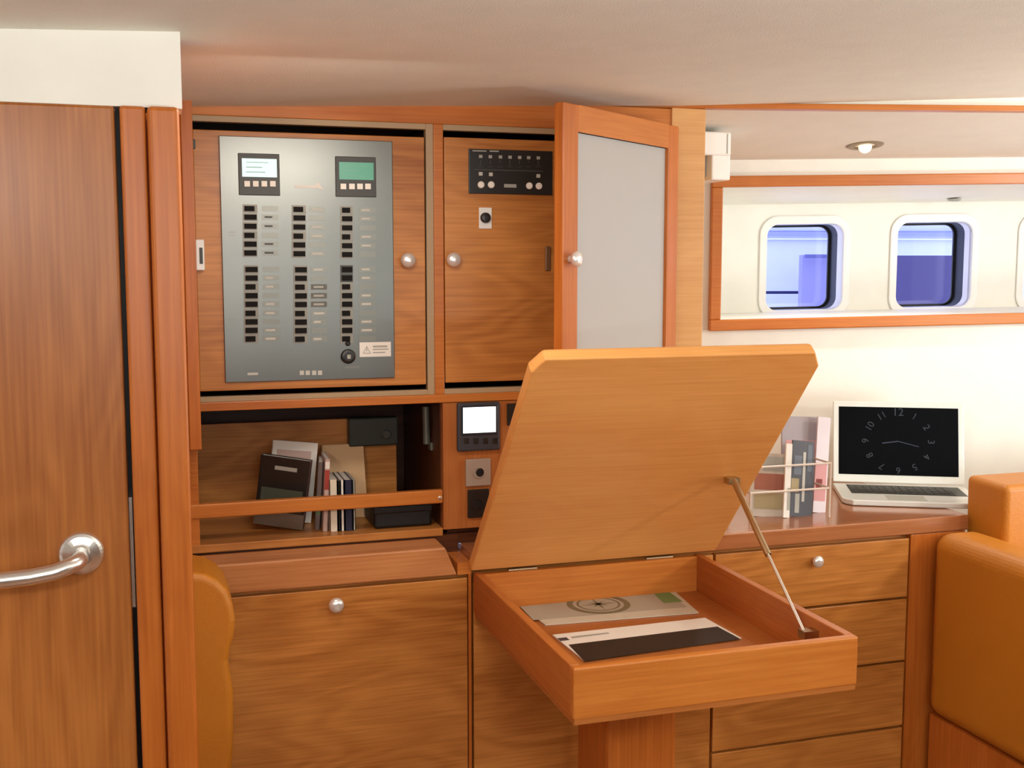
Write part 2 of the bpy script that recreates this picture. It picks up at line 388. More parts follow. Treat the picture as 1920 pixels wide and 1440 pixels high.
# open shelf
sh = MB().box(X0+.005, 0.541, YC-.002, 2.58, 0.872, 0.888)
obj('shelf', sh, WH, cab, bevel=0.0015)
obj('fiddle_rail', MB().box(X0, 0.541, YC-.004, YC+.012, 0.940, 0.968), WR, cab, bevel=0.003)
obj('stud', MB().lathe((0.534, YC-.004, .952), (0, -1, 0), [(0, .004), (.002, .004), (.003, .002)], 12), CHROME, cab)
zb = atY(361, 797, 2.42).z
obj('back_panel', MB().box(0.04, atY(743, 850, 2.42).x, 2.42, 2.435, 0.888, zb), WH, cab)
# instrument column panel
colp = MB().box(0.5425, 1.036, YC-.001, YC+.018, 0.884, 1.145)
obj('instrument_board', colp, wood('cherry board vertical', (190, 118, 60), (158, 86, 36), 'Z', figure=.3, seed=3), cab, bevel=0.001)
obj('corner_strip', MB().box(0.046, 0.0675, 2.12, 2.196, 1.085, 1.72), WP_, cab, bevel=0.002)

def knob_mesh(x, y, z, n=(0, -1, 0), s=1.0):
    return MB().lathe((x, y, z), n, [(0, .0075*s), (.004*s, .0068*s), (.009*s, .0085*s), (.011*s, .0130*s), (.015*s, .0148*s), (.019*s, .0140*s), (.0225*s, .010*s), (.0240*s, .004*s), (.0243*s, 0)], 24)
def door(x0, x1, z0, z1, kx, kz, label):
    d = obj('door', MB().box(x0, x1, YC-.001, YC+.018, z0, z1), WH, cab, bevel=0.0015)
    d['label'] = label
    obj('knob', knob_mesh(kx, YC-.001, kz), KNOB, d, smooth=True)
    return d
kp = atY(762, 488, YC); dl = door(0.0695, 0.5085, 1.1845, 1.673, kp.x, kp.z, 'left door with the switch panel mounted on it')
kp = atY(847, 487, YC); dm = door(0.5485, 1.03, 1.1865, 1.675, kp.x, kp.z, 'middle door with black gauge panel mounted on it')
# catch and hinge on the left door, recessed pull on the middle door
obj('hinge', MB().box(.066, .074, YC-.007, YC-.0015, 1.637, 1.654), DKP, dl, bevel=.001)
la = atY(361, 449, 2.185); lb = atY(384, 507, 2.185)
obj('catch', MB().box(.0685, lb.x, YC-.020, YC-.0015, lb.z, la.z), PLAST, dl, bevel=.002)
obj('catch_slot', MB().box(.075, .081, YC-.0205, YC-.015, lb.z+.012, la.z-.015), DKP, dl)
pa = atY(1021, 462, YC); pb = atY(1031, 508, YC)
obj('flush_catch', MB().box(pa.x, pb.x, YC-.006, YC-.001, pb.z, pa.z), mat('dull bronze', (132, 98, 66), .45, metal=.5), dm, bevel=.002)

# frosted door, standing open 37 degrees
aa = R(37); DX = Vector((-math.cos(aa), -math.sin(aa), 0)); 
DNn = Vector((-DX.y, DX.x, 0))
if DNn.y > 0: DNn = -DNn                 # outward face, towards the camera side
Hh = Vector((1.034, 2.190, 0)); Wd = 0.441
def dp(k, n, z): q = Hh + DX*k + DNn*n; q.z = z; return q
def dbox(mb, k0, k1, n0, n1, z0, z1): return mb.hexa([dp(k0, n0, z0), dp(k1, n0, z0), dp(k1, n1, z0), dp(k0, n1, z0)], [dp(k0, n0, z1), dp(k1, n0, z1), dp(k1, n1, z1), dp(k0, n1, z1)])
f = MB().ring([dp(k, 0, z) for k, z in ((0, 1.175), (Wd, 1.175), (Wd, 1.71), (0, 1.71))], [dp(k, 0, z) for k, z in ((.044, 1.225), (Wd-.050, 1.225), (Wd-.050, 1.662), (.044, 1.662))], DNn*.02)
fd = obj('door', f, WP_, cab, bevel=.002); fd['label'] = 'open door with frosted glass in a cherry frame'
f = MB(); dbox(f, .044, Wd-.050, -.0006, .0206, 1.662, 1.7106); align(obj('rail', f, WR, fd, bevel=.0015), aa)
f = MB(); dbox(f, .044, Wd-.050, -.0006, .0206, 1.1744, 1.225); align(obj('rail', f, WR, fd, bevel=.0015), aa)
FRO = bpy.data.materials.new('frosted glass'); FRO.use_nodes = True; nt = FRO.node_tree; p = nt.nodes['Principled BSDF']
p.inputs['Base Color'].default_value = s2l((206, 204, 200)); p.inputs['Roughness'].default_value = .35
tl = nt.nodes.new('ShaderNodeBsdfTranslucent'); tl.inputs[0].default_value = (.85, .84, .82, 1)
mx = nt.nodes.new('ShaderNodeMixShader'); mx.inputs[0].default_value = .25
nt.links.new(p.outputs[0], mx.inputs[1]); nt.links.new(tl.outputs[0], mx.inputs[2]); nt.links.new(mx.outputs[0], nt.nodes['Material Output'].inputs[0])
f = MB(); dbox(f, .0442, Wd-.0502, .007, .012, 1.2252, 1.6618); obj('frosted_pane', f, FRO, fd)
kq = dp(Wd-.022, .02, atY(1060, 486, 1.93).z)
obj('knob', knob_mesh(kq.x, kq.y, kq.z, DNn), KNOB, fd, smooth=True)
kq = dp(Wd-.022, 0, kq.z)

# ================================================================== SWITCH PANEL
pl, pb_ = 0.1165, 1.2
PY = YC-.003
sp_ = thing('switch_panel', (0.28, YC-.003, 1.2), 'large grey metal electrical switch panel with rows of breakers and two displays', 'switch panel')
obj('plate', MB().box(0.1165, 0.4435, PY-.003, PY+.002, 1.2005, 1.6625), METAL, sp_, bevel=.001)
FY = PY-.003
def pbox(x0, y0, x1, y1, dep, Y=None):
    """box standing dep proud of the plate between two measured corners"""
    Y = FY if Y is None else Y
    a, b = atY(x0, y0, Y), atY(x1, y1, Y); return MB().box(a.x, b.x, Y-dep, Y, a.z, b.z)
LCD1 = mat('lit pale lcd', (150, 190, 180), .3, emit=(214, 240, 232), estr=.75)
LCD2 = mat('lit green lcd', (70, 130, 105), .3, emit=(92, 160, 128), estr=.5)
BTN = mat('cream key', (250, 242, 228), .4)
for (x0, y0, x1, y1, sx0, sy0, sx1, sy1, bx, by, sm, lab) in (
        (446, 287, 525, 367, 453, 297, 519, 333, (463, 479, 495, 511), 345, LCD1, 'pale lit display at the top left'),
        (628, 293, 705, 370, 635, 304, 700, 338, (643, 659, 674, 689), 350, LCD2, 'green lit display at the top right')):
    d = obj('display', pbox(x0, y0, x1, y1, .004), DKP, sp_, bevel=.001); d['label'] = lab
    obj('screen', pbox(sx0, sy0, sx1, sy1, .0046), sm, d)
    ln = MB()
    for i in range(3):
        q = pbox(sx0+8, sy0+7+9*i, sx0+(50, 38, 44)[i], sy0+9+9*i, .0050); tmp = bpy.data.meshes.new('t'); q.bm.to_mesh(tmp); q.bm.free(); ln.bm.from_mesh(tmp); bpy.data.meshes.remove(tmp)
    obj('readout', ln, mat('lcd digits', (110, 150, 130), .5) if lab.startswith('pale') else mat('lcd digits bright', (130, 190, 160), .5), d)
    for x in bx: obj('key', pbox(x-5.5, by-5.5, x+5.5, by+5.5, .0065), BTN, d, bevel=.0006)
BR = mat('black rocker', (16, 11, 8), .6, spec=.15)
BZ = mat('breaker bezel', (146, 140, 128), .5, metal=.3)
rows1 = [391, 407, 424, 441, 457.5, 474]; rows2 = [505, 521, 537.5, 554, 570, 587, 603, 619, 635]
LBL = mat('pale grey label', (128, 126, 118), .4, metal=.85)
LBD = mat('dark label', (98, 96, 88), .5)
def merged(dst, q):
    tmp = bpy.data.meshes.new('t'); q.bm.to_mesh(tmp); q.bm.free(); dst.bm.from_mesh(tmp); bpy.data.meshes.remove(tmp)
for ci, (xa, xb, xla, xlb, dy) in enumerate(((458, 481, 491, 524, 0), (550, 572, 580, 612, 1.5), (641, 660, 673, 706, 3))):
    for gi, rows in enumerate((rows1, rows2)):
        for ri, y in enumerate(rows):
            ys = y + (dy if gi == 0 else (0, .5, 0)[ci]); sx = (0, 3, 0)[ci]*gi + (2 if ci == 0 and gi else 0)
            dark = ci == 2 and gi == 1 and ri < 2
            b = obj('breaker', pbox(xa+sx-3, ys-7.6, xb+sx+1.5, ys+7.6, .0016), DKP if dark else BZ, sp_)
            xr = xb+sx-(0, 4)[(ri*7+ci*3+gi) % 3 == 0]
            obj('rocker', pbox(xa+sx, ys-4.6, xr, ys+5, .005), BR, b, bevel=.0004)
            strong = (ci == 0 and gi == 0 and ri in (1, 2, 4, 5)) or (ci == 1 and gi == 1 and ri in (2, 3, 4))
            lb_ = obj('label_plate', pbox(xla+sx, ys-5, xlb+sx-2, ys+5, .0009), LBD if (strong and ci == 1) else LBL, sp_)
            if strong or (ri*5+ci) % 3:
                w2 = (ri*11+ci*5) % 12
                obj('print', pbox(xla+sx+5, ys-1.8, xlb+sx-7-w2*.6, ys+1.8, .0012), DKP if (strong and ci == 0) else INK if not strong else GREY, lb_)
lg = MB(); merged(lg, pbox(553, 347, 600, 353, .0008)); 
a = atY(586, 350, FY); b = atY(606, 356, FY); cc = atY(597, 341, FY)
lg.prism([(a.x, FY-.0009, a.z), (b.x, FY-.0009, b.z), (cc.x, FY-.0009, cc.z)], (0, .0008, 0))
obj('logo', lg, PAPER, sp_)
for x in (566, 577, 589, 600): obj('square_mark', pbox(x-4, 695, x+4, 703, .0008), INK, sp_)
obj('maker_mark', pbox(464, 699, 484, 703, .0008), INK, sp_)
for yy in (434, 440, 596, 602): obj('caption', pbox(430, yy, 441, yy+2, .0006), LBL, sp_)
obj('caption', pbox(646, 687, 674, 690, .0008), LBL, sp_)
kc = atY(652.5, 668, FY)
ks = obj('master_switch', MB().lathe((kc.x, FY, kc.z), (0, -1, 0), [(0, .0145), (.004, .0145), (.008, .013), (.009, .009)], 28), BLKP, sp_, bevel=.0005)
obj('key_slot', MB().box(kc.x-.0035, kc.x+.0035, FY-.0125, FY-.0085, kc.z-.004, kc.z+.004), GREY, ks)
kc2 = atY(652, 644, FY); obj('pilot_lamp', MB().lathe((kc2.x, FY, kc2.z), (0, -1, 0), [(0, .005), (.003, .005), (.005, .002)], 16), BLKP, sp_)
st = obj('warning_sticker', pbox(674, 642, 733, 668, .0008), PAPER, sp_); st['label'] = 'white warning sticker with a triangle'
q = MB(); a, b, c_ = atY(680, 663, FY), atY(695, 663, FY), atY(687.5, 648, FY)
tri = lambda s: [(lambda v, m: (m.x+(v.x-m.x)*s, FY-.0011, m.z+(v.z-m.z)*s))(v, (a+b+c_)/3) for v in (a, b, c_)]
q.ring(tri(1), tri(.7), (0, .0004, 0)); merged(q, pbox(686.7, 653, 688.4, 659, .0011))
for i, (xx, t_) in enumerate(((726, 3), (728, 1.6), (722, 1.6))): merged(q, pbox(699, 648+6*i, xx, 648+6*i+t_, .0011))
obj('sticker_print', q, GREY, st)

# ================================================================== GAUGE PANEL and small fittings
gp = thing('gauge_panel', (.69, YC-.002, 1.575), 'black tank gauge panel with white lamps and round buttons', 'gauge panel')
GY = YC-.0015
ga, gb = atY(878, 279, GY), atY(1031, 366, GY)
obj('plate', MB().box(ga.x, gb.x+.004, GY-.004, GY, gb.z, ga.z), BLKP, gp, bevel=.001)
GF = GY-.004
for x in (901, 919, 938, 956, 974, 991, 1009):
    v = atY(x, 293.5+(x-901)*.025, GF); obj('lamp', MB().box(v.x-.0035, v.x+.0035, GF-.0018, GF, v.z-.003, v.z+.003), GREY, gp)
for x, y in ((901, 326), (920, 327), (1009, 330)):
    v = atY(x, y, GF); obj('lamp', MB().box(v.x-.0038, v.x+.0038, GF-.0018, GF, v.z-.0035, v.z+.0035), INK, gp)
for x, y in ((901.5, 346.5), (920.5, 346.5), (992, 348.5), (1010, 349)):
    v = atY(x, y, GF); obj('button', MB().lathe((v.x, GF, v.z), (0, -1, 0), [(0, .0068), (.003, .0068), (.0042, .005)], 20), BTN, gp)
for c4 in ((945, 345, 968, 352), (886, 281.5, 912, 284.5), (918, 282, 935, 285)): obj('caption', pbox(*c4, .0008, GF), GREY, gp)
q = MB()
for i, x in enumerate((901, 919, 938, 956, 974, 991, 1009)): merged(q, pbox(x-.9, 300, x+.9, 311-(i % 3)*3, .0006, GF)); merged(q, pbox(x-5, 312, x+5, 313.5, .0006, GF))
for y in (319,): merged(q, pbox(889, y, 1018, y+1, .0006, GF))
obj('scale_print', q, DKP, gp)

bs = thing('blower_switch', (.63, YC-.002, 1.49), 'small white switch plate with black knob below the gauge panel', 'switch')
q = pbox(897.5, 389, 921.5, 429, .003, YC-.0015); obj('plate', q, PLAST, bs, bevel=.001)
v = atY(909.5, 408.5, YC-.0045); obj('knob', MB().lathe((v.x, YC-.0045, v.z), (0, -1, 0), [(0, .0105), (.006, .0105), (.010, .009), (.011, .004)], 24), BLKP, bs, bevel=.0006)

CY = YC-.0015
hc = thing('control_unit', (.6, CY, 1.06), 'dark grey control unit with a brightly lit white screen on the instrument board', 'control unit')
q = pbox(855, 755, 935, 842, .012, CY); obj('housing', q, mat('blue grey plastic', (58, 60, 66), .4), hc, bevel=.004, seg=3)
q = pbox(862, 760, 930, 813, .0135, CY); obj('bezel', q, mat('dark bezel', (40, 46, 54), .25), hc, bevel=.001)
obj('screen', pbox(865, 763, 926, 808, .0142, CY), mat('lit white screen', (240, 244, 250), .3, emit=(245, 250, 255), estr=1.6), hc)
q = MB(); merged(q, pbox(907, 769, 917, 777, .0144, CY)); merged(q, pbox(905, 795, 922, 798, .0144, CY)); obj('readout', q, mat('faint screen print', (200, 205, 215), .3, emit=(220, 226, 236), estr=1.0), hc)
for x in (872, 890, 908, 926): obj('key', pbox(x-5, 820, x+5, 830, .0135, CY), BLKP, hc, bevel=.001)
for (x0, y0, x1, y1, m_, lb, hx, hy) in ((872, 861, 919, 909, mat('grey beige plastic', (168, 150, 134), .4), 'grey beige power socket directly under the lit control unit', 898, 886),
                                 (876, 918, 916, 968, BLKP, 'black socket half hidden by the raised table lid, below the beige socket', 895, 945)):
    so = thing('power_socket', tuple(atY((x0+x1)/2, y1, CY)), lb, 'socket')
    obj('plate', pbox(x0, y0, x1, y1, .006, CY), m_, so, bevel=.0015)
    v = atY(hx, hy, CY-.006)
    obj('insert', MB().lathe((v.x, CY-.006, v.z), (0, -1, 0), [(0, .0125), (.002, .0125), (.0022, .0105), (.0003, .010)], 24), m_, so)
    obj('hole', MB().lathe((v.x+.002, CY-.006, v.z), (0, -1, 0), [(0, .0085), (.0012, .0085)], 20), BLACK, so)
v = atY(957, 770, CY)
tag(obj('vent_plate', MB().box(v.x-.008, v.x+.03, CY-.004, CY, v.z-.03, v.z+.015), BLKP, bevel=.001), 'small dark plate to the right of the lit control unit beside the table lid', 'plate')

# in the open shelf
jy = 2.418
jb = thing('shelf_box', tuple(atY(695, 830, jy)), 'dark green grey box fixed to the back panel of the open shelf', 'box')
a, b = atY(650, 782, jy), atY(742, 830, jy)
obj('housing', MB().box(a.x, b.x, jy-.03, jy, b.z, a.z), mat('dark green grey', (44, 48, 40), .4), jb, bevel=.003)
v = atY(724, 814, jy-.03); obj('dial', MB().lathe((v.x, jy-.03, v.z), (0, -1, 0), [(0, .011), (.004, .011), (.006, .008)], 20), mat('grey dial', (70, 74, 72), .3), jb)
fs = thing('pipe_fitting', tuple(atY(808, 905, 2.3)), 'grey metal pipe and valve inside the right end of the open shelf', 'pipe')
G2 = mat('dull grey metal', (104, 106, 96), .45, metal=.4)
a, b = atY(798, 762, 2.3), atY(800, 832, 2.3); obj('pipe', MB().tube([(a.x, 2.3, a.z), (b.x, 2.3, b.z)], .0075), G2, fs, smooth=False)
a, b = atY(804, 829, 2.3), atY(824, 842, 2.3); obj('bracket', MB().box(a.x, b.x, 2.285, 2.31, b.z, a.z), G2, fs, bevel=.001)
a, b = atY(814, 842, 2.3), atY(814, 896, 2.3); obj('pipe', MB().tube([(a.x, 2.3, a.z), (b.x, 2.3, b.z)], .0065), G2, fs, smooth=False)

# books: boxes with cover, pages; leaning
def book(name, lab, p0, w_, h_, t_, cov, yaw=0.0, lean=0.0, tilt=0.0, extra=None, cat='book', group=None):
    """w_ across (depth of the book), h_ high, t_ thick. local x = thickness, y = width"""
    e = thing(name, p0, lab, cat, group)
    e.rotation_euler = (lean, tilt, yaw)
    def pt(nm, x0, x1, y0, y1, z0, z1, m_, **k):
        o_ = obj(nm, MB().box(x0, x1, y0, y1, z0, z1), m_); o_.parent = e; return o_
    c_ = MB().box(-t_/2, -t_/2+.0015, 0, w_, 0, h_).box(t_/2-.0015, t_/2, 0, w_, 0, h_).box(-t_/2, t_/2, 0, .0015, 0, h_)
    o_ = obj('cover', c_, cov); o_.parent = e
    pt('pages', -t_/2+.0015, t_/2-.0015, .0015, w_-.002, .002, h_-.002, PAPER)
    if extra:
        for (nm, x0, x1, y0, y1, z0, z1, m_) in extra: pt(nm, x0, x1, y0, y1, z0, z1, m_)
    return e
RED = mat('red print', (170, 60, 48), .5); NAVY = mat('navy cover', (34, 34, 62), .4); BKC = mat('black glossy cover', (30, 30, 28), .3)
BG_ = mat('beige board', (216, 172, 124), .55); PNK = mat('pinkish cover', (206, 176, 164), .5); GRC = mat('green grey cover', (70, 78, 66), .4)
SZ = 0.8885
# big black book facing the cabin, tipped to the right
e = book('book', 'large black covered book facing out, tipped to the right on the open shelf', (.172, 2.300, SZ+.0150), .100, .142, .020, BKC, yaw=R(-108), lean=R(-8),
     extra=[('title', .0100, .0104, .03, .075, .116, .124, GREY), ('cover_picture', .0100, .0103, .008, .092, .034, .078, GRC), ('cover_band', .0100, .0105, .0, .100, .0, .030, LBL), ('spine', -.0100, .0100, .0992, .1004, 0, .142, mat('mauve spine', (120, 92, 92), .5))])
book('book', 'white magazine standing behind the large black book', (.198, 2.335, SZ+.010), .092, .168, .005, PAPER, yaw=R(-97), lean=R(-6), extra=[('cover_picture', .0026, .0029, .01, .08, .08, .15, PNK)], cat='magazine')
book('book', 'slim book with mauve and green spine touching the large black book', (.2935, 2.262, SZ), .09, .138, .010, mat('mauve grey cover', (112, 96, 92), .5), yaw=R(-8), tilt=R(4), extra=[('spine_band', -.0045, .0045, -.0004, 0, .03, .07, mat('green spine print', (96, 120, 84), .5))])
book('book', 'slim book with red and white spine right of the large black book', (.3065, 2.240, SZ), .10, .147, .010, PNK, yaw=R(-3), tilt=R(3), extra=[('spine_band', -.0045, .0045, -.0004, 0, .085, .125, RED), ('spine_band', -.0045, .0045, -.0004, 0, .128, .142, PAPER)])
book('book', 'thick white paperback beside the red and white spine', (.3235, 2.232, SZ), .10, .106, .016, mat('ivory cover', (232, 220, 198), .5))
book('book', 'thin black book between two white books', (.3345, 2.232, SZ), .10, .103, .005, BLKP)
book('book', 'thin white book left of the navy book', (.3412, 2.232, SZ), .10, .104, .007, PAPER)
book('book', 'navy book with pale right edge in front of the beige board', (.3535, 2.232, SZ), .10, .104, .0155, NAVY)
book('book', 'narrow white book standing at the right of the navy book', (.3650, 2.232, SZ), .10, .103, .005, INK)
a = atY(606, 838, 2.37); b = atY(687, 990, 2.37)
tag(obj('envelope', MB().hexa([(a.x, 2.345, SZ), (b.x, 2.345, SZ), (b.x, 2.349, SZ), (a.x, 2.349, SZ)], [(a.x, 2.395, a.z), (b.x, 2.395, a.z), (b.x, 2.399, a.z), (a.x, 2.399, a.z)]), BG_, bevel=.0008), 'plain beige board folder leaning on the shelf back behind the books', 'folder')
cs = thing('dark_box', (.46, 2.28, SZ), 'flat black box lying at the right end of the open shelf', 'case')  # plain dark box; what fills this shelf end is not identified
obj('body', MB().box(.405, .525, 2.225, 2.35, SZ, SZ+.04), BLACK, cs, bevel=.006)
obj('flap', MB().box(.403, .527, 2.223, 2.352, SZ+.03, SZ+.046), BLACK, cs, bevel=.004)

# ================================================================== COUNTER + LOWER CABINETS
ct = MB().hexa([(.031, YL, .812), (.548, YL, .812), (.548, YC-.006, .812), (.031, YC-.006, .812)], [(.031, YL, .870), (.524, YL, .870), (.524, YC-.006, .870), (.031, YC-.006, .870)])
tag(obj('worktop', ct, wood('counter cherry', (206, 140, 88), (166, 98, 52), 'X', rough=.25, coat=.3, figure=.3, seed=9), bevel=.004), 'narrow cherry wood ledge directly below the open shelf', 'worktop')
lc = thing('lower_cabinet', (.24, 2.3, 0), 'lower cherry cabinet with one wide flap below the narrow ledge', 'cabinet')
obj('carcass', MB().box(.031, .5735, YL+.022, 2.58, .06, .810), WH, lc)
obj('stile', MB().box(.5715, .5775, YL+.004, YL+.03, .06, .815), WP_, lc)
obj('block', MB().box(.549, .5775, YL+.003, YC+.03, .812, .836), WR, lc)
dz = .804
kk = atY(629, 1132, YL)
dr = obj('flap', MB().box(.06, .5695, YL+.004, YL+.0215, .30, dz), WH, lc, bevel=.0015)
obj('knob', knob_mesh(kk.x, YL+.004, kk.z, s=1.0), KNOB, dr, smooth=True)
obj('back_rail', MB().box(.031, .5735, YC+.002, YC+.02, .8105, .8732), WI, lc)
obj('back_rail', MB().box(.574, 1.119, YC+.002, YC+.02, .8535, .8732), WI, cab)
obj('plinth', MB().box(.031, .57, YL+.05, YL+.08, 0, .06), WI, lc)

rc = thing('drawer_cabinet', (1.35, 2.4, 0), 'cherry drawer cabinet under the laptop, to the right of the chart table', 'cabinet')
obj('carcass', MB().hexa([(.58, YL+.022, .06), (1.755, YL+.022, .06), (1.755, 2.52, .06), (.58, 2.60, .06)], [(.58, YL+.022, .8165), (1.755, YL+.022, .8165), (1.755, 2.52, .8165), (.58, 2.60, .8165)]), WH, rc)
obj('stile', MB().box(1.608, 1.755, YL+.002, YL+.021, .06, .8165), WP_, rc, bevel=.001)
obj('plinth', MB().box(.58, 1.75, YL+.05, YL+.08, 0, .06), WI, rc)
k1 = atY(1529, 1051, YL)
for i, (z0, z1) in enumerate(((.6735, .8085), (.525, .668), (.37, .5195), (.07, .3645))):
    for j, (xa, xb) in enumerate(((1.118, 1.604),)):
        d_ = obj('drawer', MB().box(xa, xb, YL+.003, YL+.0215, z0, z1), WH, rc, bevel=.0015)
        if i == 0: obj('knob', knob_mesh(k1.x, YL+.003, k1.z, s=.9), KNOB, d_, smooth=True)
obj('front_panel', MB().box(.582, 1.112, YL+.003, YL+.0215, .07, .8085), WH, rc, bevel=.0015)
# worktop with the back cut along the hull
def yh(X, n=0.006): # y of the hull lining at X
    u = (X-H0.x-HN.x*n)/HD.x; return H0.y+HD.y*u+HN.y*n
poly = [(.5785, YL), (1.762, YL), (1.762, yh(1.762)), (1.145, yh(1.145)), (1.145, YC+.40), (1.121, YC+.40), (1.121, YC+.03), (.5785, YC+.03)]
tag(obj('worktop', MB().prism([(x, y, .8175) for x, y in poly], (0, 0, .0355)), WT, bevel=.003), 'glossy cherry wood worktop beneath the laptop and the brochures', 'worktop')

# ================================================================== CHART TABLE
TX0, TX1, TY0, TY1, TZ, TB = .580, 1.078, 1.540, 2.106, .817, .735
tb = thing('chart_table', (.83, 1.82, 0), 'cherry chart table with its lid propped open', 'table')
obj('side_panel', MB().box(TX0, TX0+.016, TY0+.016, TY1, TB, TZ), WD, tb, bevel=.0015)
obj('side_panel', MB().box(TX1-.016, TX1, TY0+.016, TY1, TB, TZ), WD, tb, bevel=.0015)
obj('front_panel', MB().box(TX0, TX1, TY0, TY0+.016, TB, TZ), WR, tb, bevel=.003)
obj('back_panel', MB().box(TX0+.016, TX1-.016, TY1-.016, TY1, TB, TZ-.002), WR, tb)
obj('bottom', MB().box(TX0+.002, TX1-.002, TY0+.002, TY1-.002, TB-.008, TB+.006), wood('tray bottom', (188, 116, 58), (160, 88, 38), 'X', figure=.2, seed=7), tb)
obj('leg', MB().box(.76, .90, 1.84, 2.0, 0.02, TB-.008), WP_, tb, bevel=.01)
obj('foot', MB().box(.72, .94, 1.80, 2.04, 0.0, .02), WP_, tb, bevel=.004)
LA = math.atan2(.447, .392); lx0, lx1 = .572, 1.108
P0 = Vector((0, 2.096, .822)); LD = Vector((0, -math.cos(LA), math.sin(LA))); LNn = Vector((0, math.sin(LA), math.cos(LA)))
LL = .598; TH = .036
def lpnt(x, k, n): return Vector((x, 0, 0)) + P0 + LD*k + LNn*n
ch = .014
lid = MB()
def lloop(n, e=0): return [lpnt(lx0+e, 0, n), lpnt(lx1-e, 0, n), lpnt(lx1-e, LL-.035-e*.3, n), lpnt(lx1-.022-e, LL-e, n), lpnt(lx0+.018+e, LL-e, n), lpnt(lx0+e, LL-.03-e*.3, n)]
loops = [lloop(0), lloop(TH*.62), lloop(TH, .014)]
vs = [[lid.bm.verts.new(p_) for p_ in l_] for l_ in loops]
lid.bm.faces.new(vs[0][::-1]); lid.bm.faces.new(vs[-1])
for A, B in zip(vs, vs[1:]):
    for i in range(6): lid.bm.faces.new([A[i], A[(i+1) % 6], B[(i+1) % 6], B[i]])
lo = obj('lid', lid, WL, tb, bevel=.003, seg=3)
for x in (.68, .98): obj('hinge', MB().tube([(x-.03, 2.1, .8165), (x+.03, 2.1, .8165)], .0035), BRASS, lo)
s0 = Vector((1.045, 1.915, 1.016)) - LNn*.006; s1 = Vector((1.040, 1.640, .795))
mid = s0.lerp(s1, .52)
obj('gas_strut', MB().tube([s0, mid], .0062), BRASS, tb, smooth=False)
obj('strut_rod', MB().tube([mid, s1], .0030), CHROME, tb, smooth=False)
obj('strut_bracket', MB().box(1.033, 1.057, 1.905, 1.925, 1.004, 1.016), BRASS, tb)
obj('strut_bracket', MB().box(1.034, 1.0625, 1.63, 1.652, .785, .80), BRASS, tb)
# papers in the tray
def quad(px, z, t_):
    P = [atZ(x, y, z) for x, y in px]
    for ax, lim, sg in ((0, TX0+.018, 1), (0, TX1-.018, -1), (1, TY0+.018, 1), (1, TY1-.018, -1)):
        Q = []
        for i in range(len(P)):
            a_, b_ = P[i], P[(i+1) % len(P)]; ia, ib = (a_[ax]-lim)*sg >= 0, (b_[ax]-lim)*sg >= 0
            if ia: Q.append(a_)
            if ia != ib: Q.append(a_.lerp(b_, (lim-a_[ax])/(b_[ax]-a_[ax])))
        P = Q
    return P
zt = TB+.0065
ctop = MB().prism(quad([(945, 1112), (1240, 1088), (1310, 1150), (1022, 1173)], zt, 0), (0, 0, .002))
tc_ = thing('nautical_chart', tuple(atZ(1130, 1130, zt)), 'pale chart with a round compass print lying in the open table', 'chart')
obj('sheet', ctop, mat('grey beige paper', (206, 196, 176), .6), tc_)
zz = zt+.0022
q = MB(); q.prism(quad([(962, 1124), (1230, 1098), (1288, 1138), (1000, 1163)], zz, 0), (0, 0, .0002)); obj('print', q, mat('chart print', (176, 168, 150), .6), tc_)
cc = atZ(1122, 1133, zz)
q = MB()
for r0, r1 in ((.064, .052), (.044, .040)):
    q.ring([(cc.x+r0*math.cos(a*R(10)), cc.y+r0*1.0*math.sin(a*R(10)), zz+.0003) for a in range(36)], [(cc.x+r1*math.cos(a*R(10)), cc.y+r1*math.sin(a*R(10)), zz+.0003) for a in range(36)], (0, 0, .0003))
for a in range(8):
    u = Vector((math.cos(a*R(45)), math.sin(a*R(45)), 0)); v_ = Vector((-u.y, u.x, 0)); L_ = .036 if a % 2 == 0 else .022
    q.prism([Vector((cc.x, cc.y, zz+.0004))+v_*.004, Vector((cc.x, cc.y, zz+.0004))+u*L_, Vector((cc.x, cc.y, zz+.0004))-v_*.004], (0, 0, .0002))
obj('compass_rose', q, mat('olive ink', (122, 112, 84), .6), tc_)
q = MB().prism(quad([(1225, 1112), (1255, 1110), (1280, 1128), (1245, 1131)], zz+.0003, 0), (0, 0, .0002)); obj('green_print', q, mat('green ink', (112, 140, 84), .6), tc_)
a = atZ(1222, 1094, zt)
tag(obj('paper_scrap', MB().hexa([(a.x-.012, a.y-.012, zt+.003), (a.x+.02, a.y-.012, zt+.003), (a.x+.012, a.y+.01, zt+.003)], [(a.x-.008, a.y-.010, zt+.006), (a.x+.012, a.y-.010, zt+.006), (a.x+.006, a.y+.006, zt+.018)]), PAPER), 'small curled white paper corner at the top edge of the chart', 'paper')
pm = thing('brochure', tuple(atZ(1215, 1200, zt)), 'white and black brochure lying in the open table in front of the chart', 'brochure')
obj('sheet', MB().prism(quad([(1036, 1192), (1322, 1160), (1390, 1198), (1095, 1240)], zt, 0), (0, 0, .002)), PAPER, pm)
obj('black_panel', MB().prism(quad([(1066, 1209), (1345, 1175), (1388, 1198), (1096, 1240)], zt+.0021, 0), (0, 0, .0003)), mat('matt black print', (36, 28, 24), .6), pm)
obj('logo', MB().prism(quad([(1045, 1197), (1062, 1195), (1068, 1200), (1051, 1202)], zt+.0021, 0), (0, 0, .0003)), mat('steel blue ink', (60, 64, 72), .5), pm)
obj('print', MB().prism(quad([(1070, 1194), (1140, 1186), (1143, 1188), (1073, 1197)], zt+.0021, 0), (0, 0, .0003)), GREY, pm)

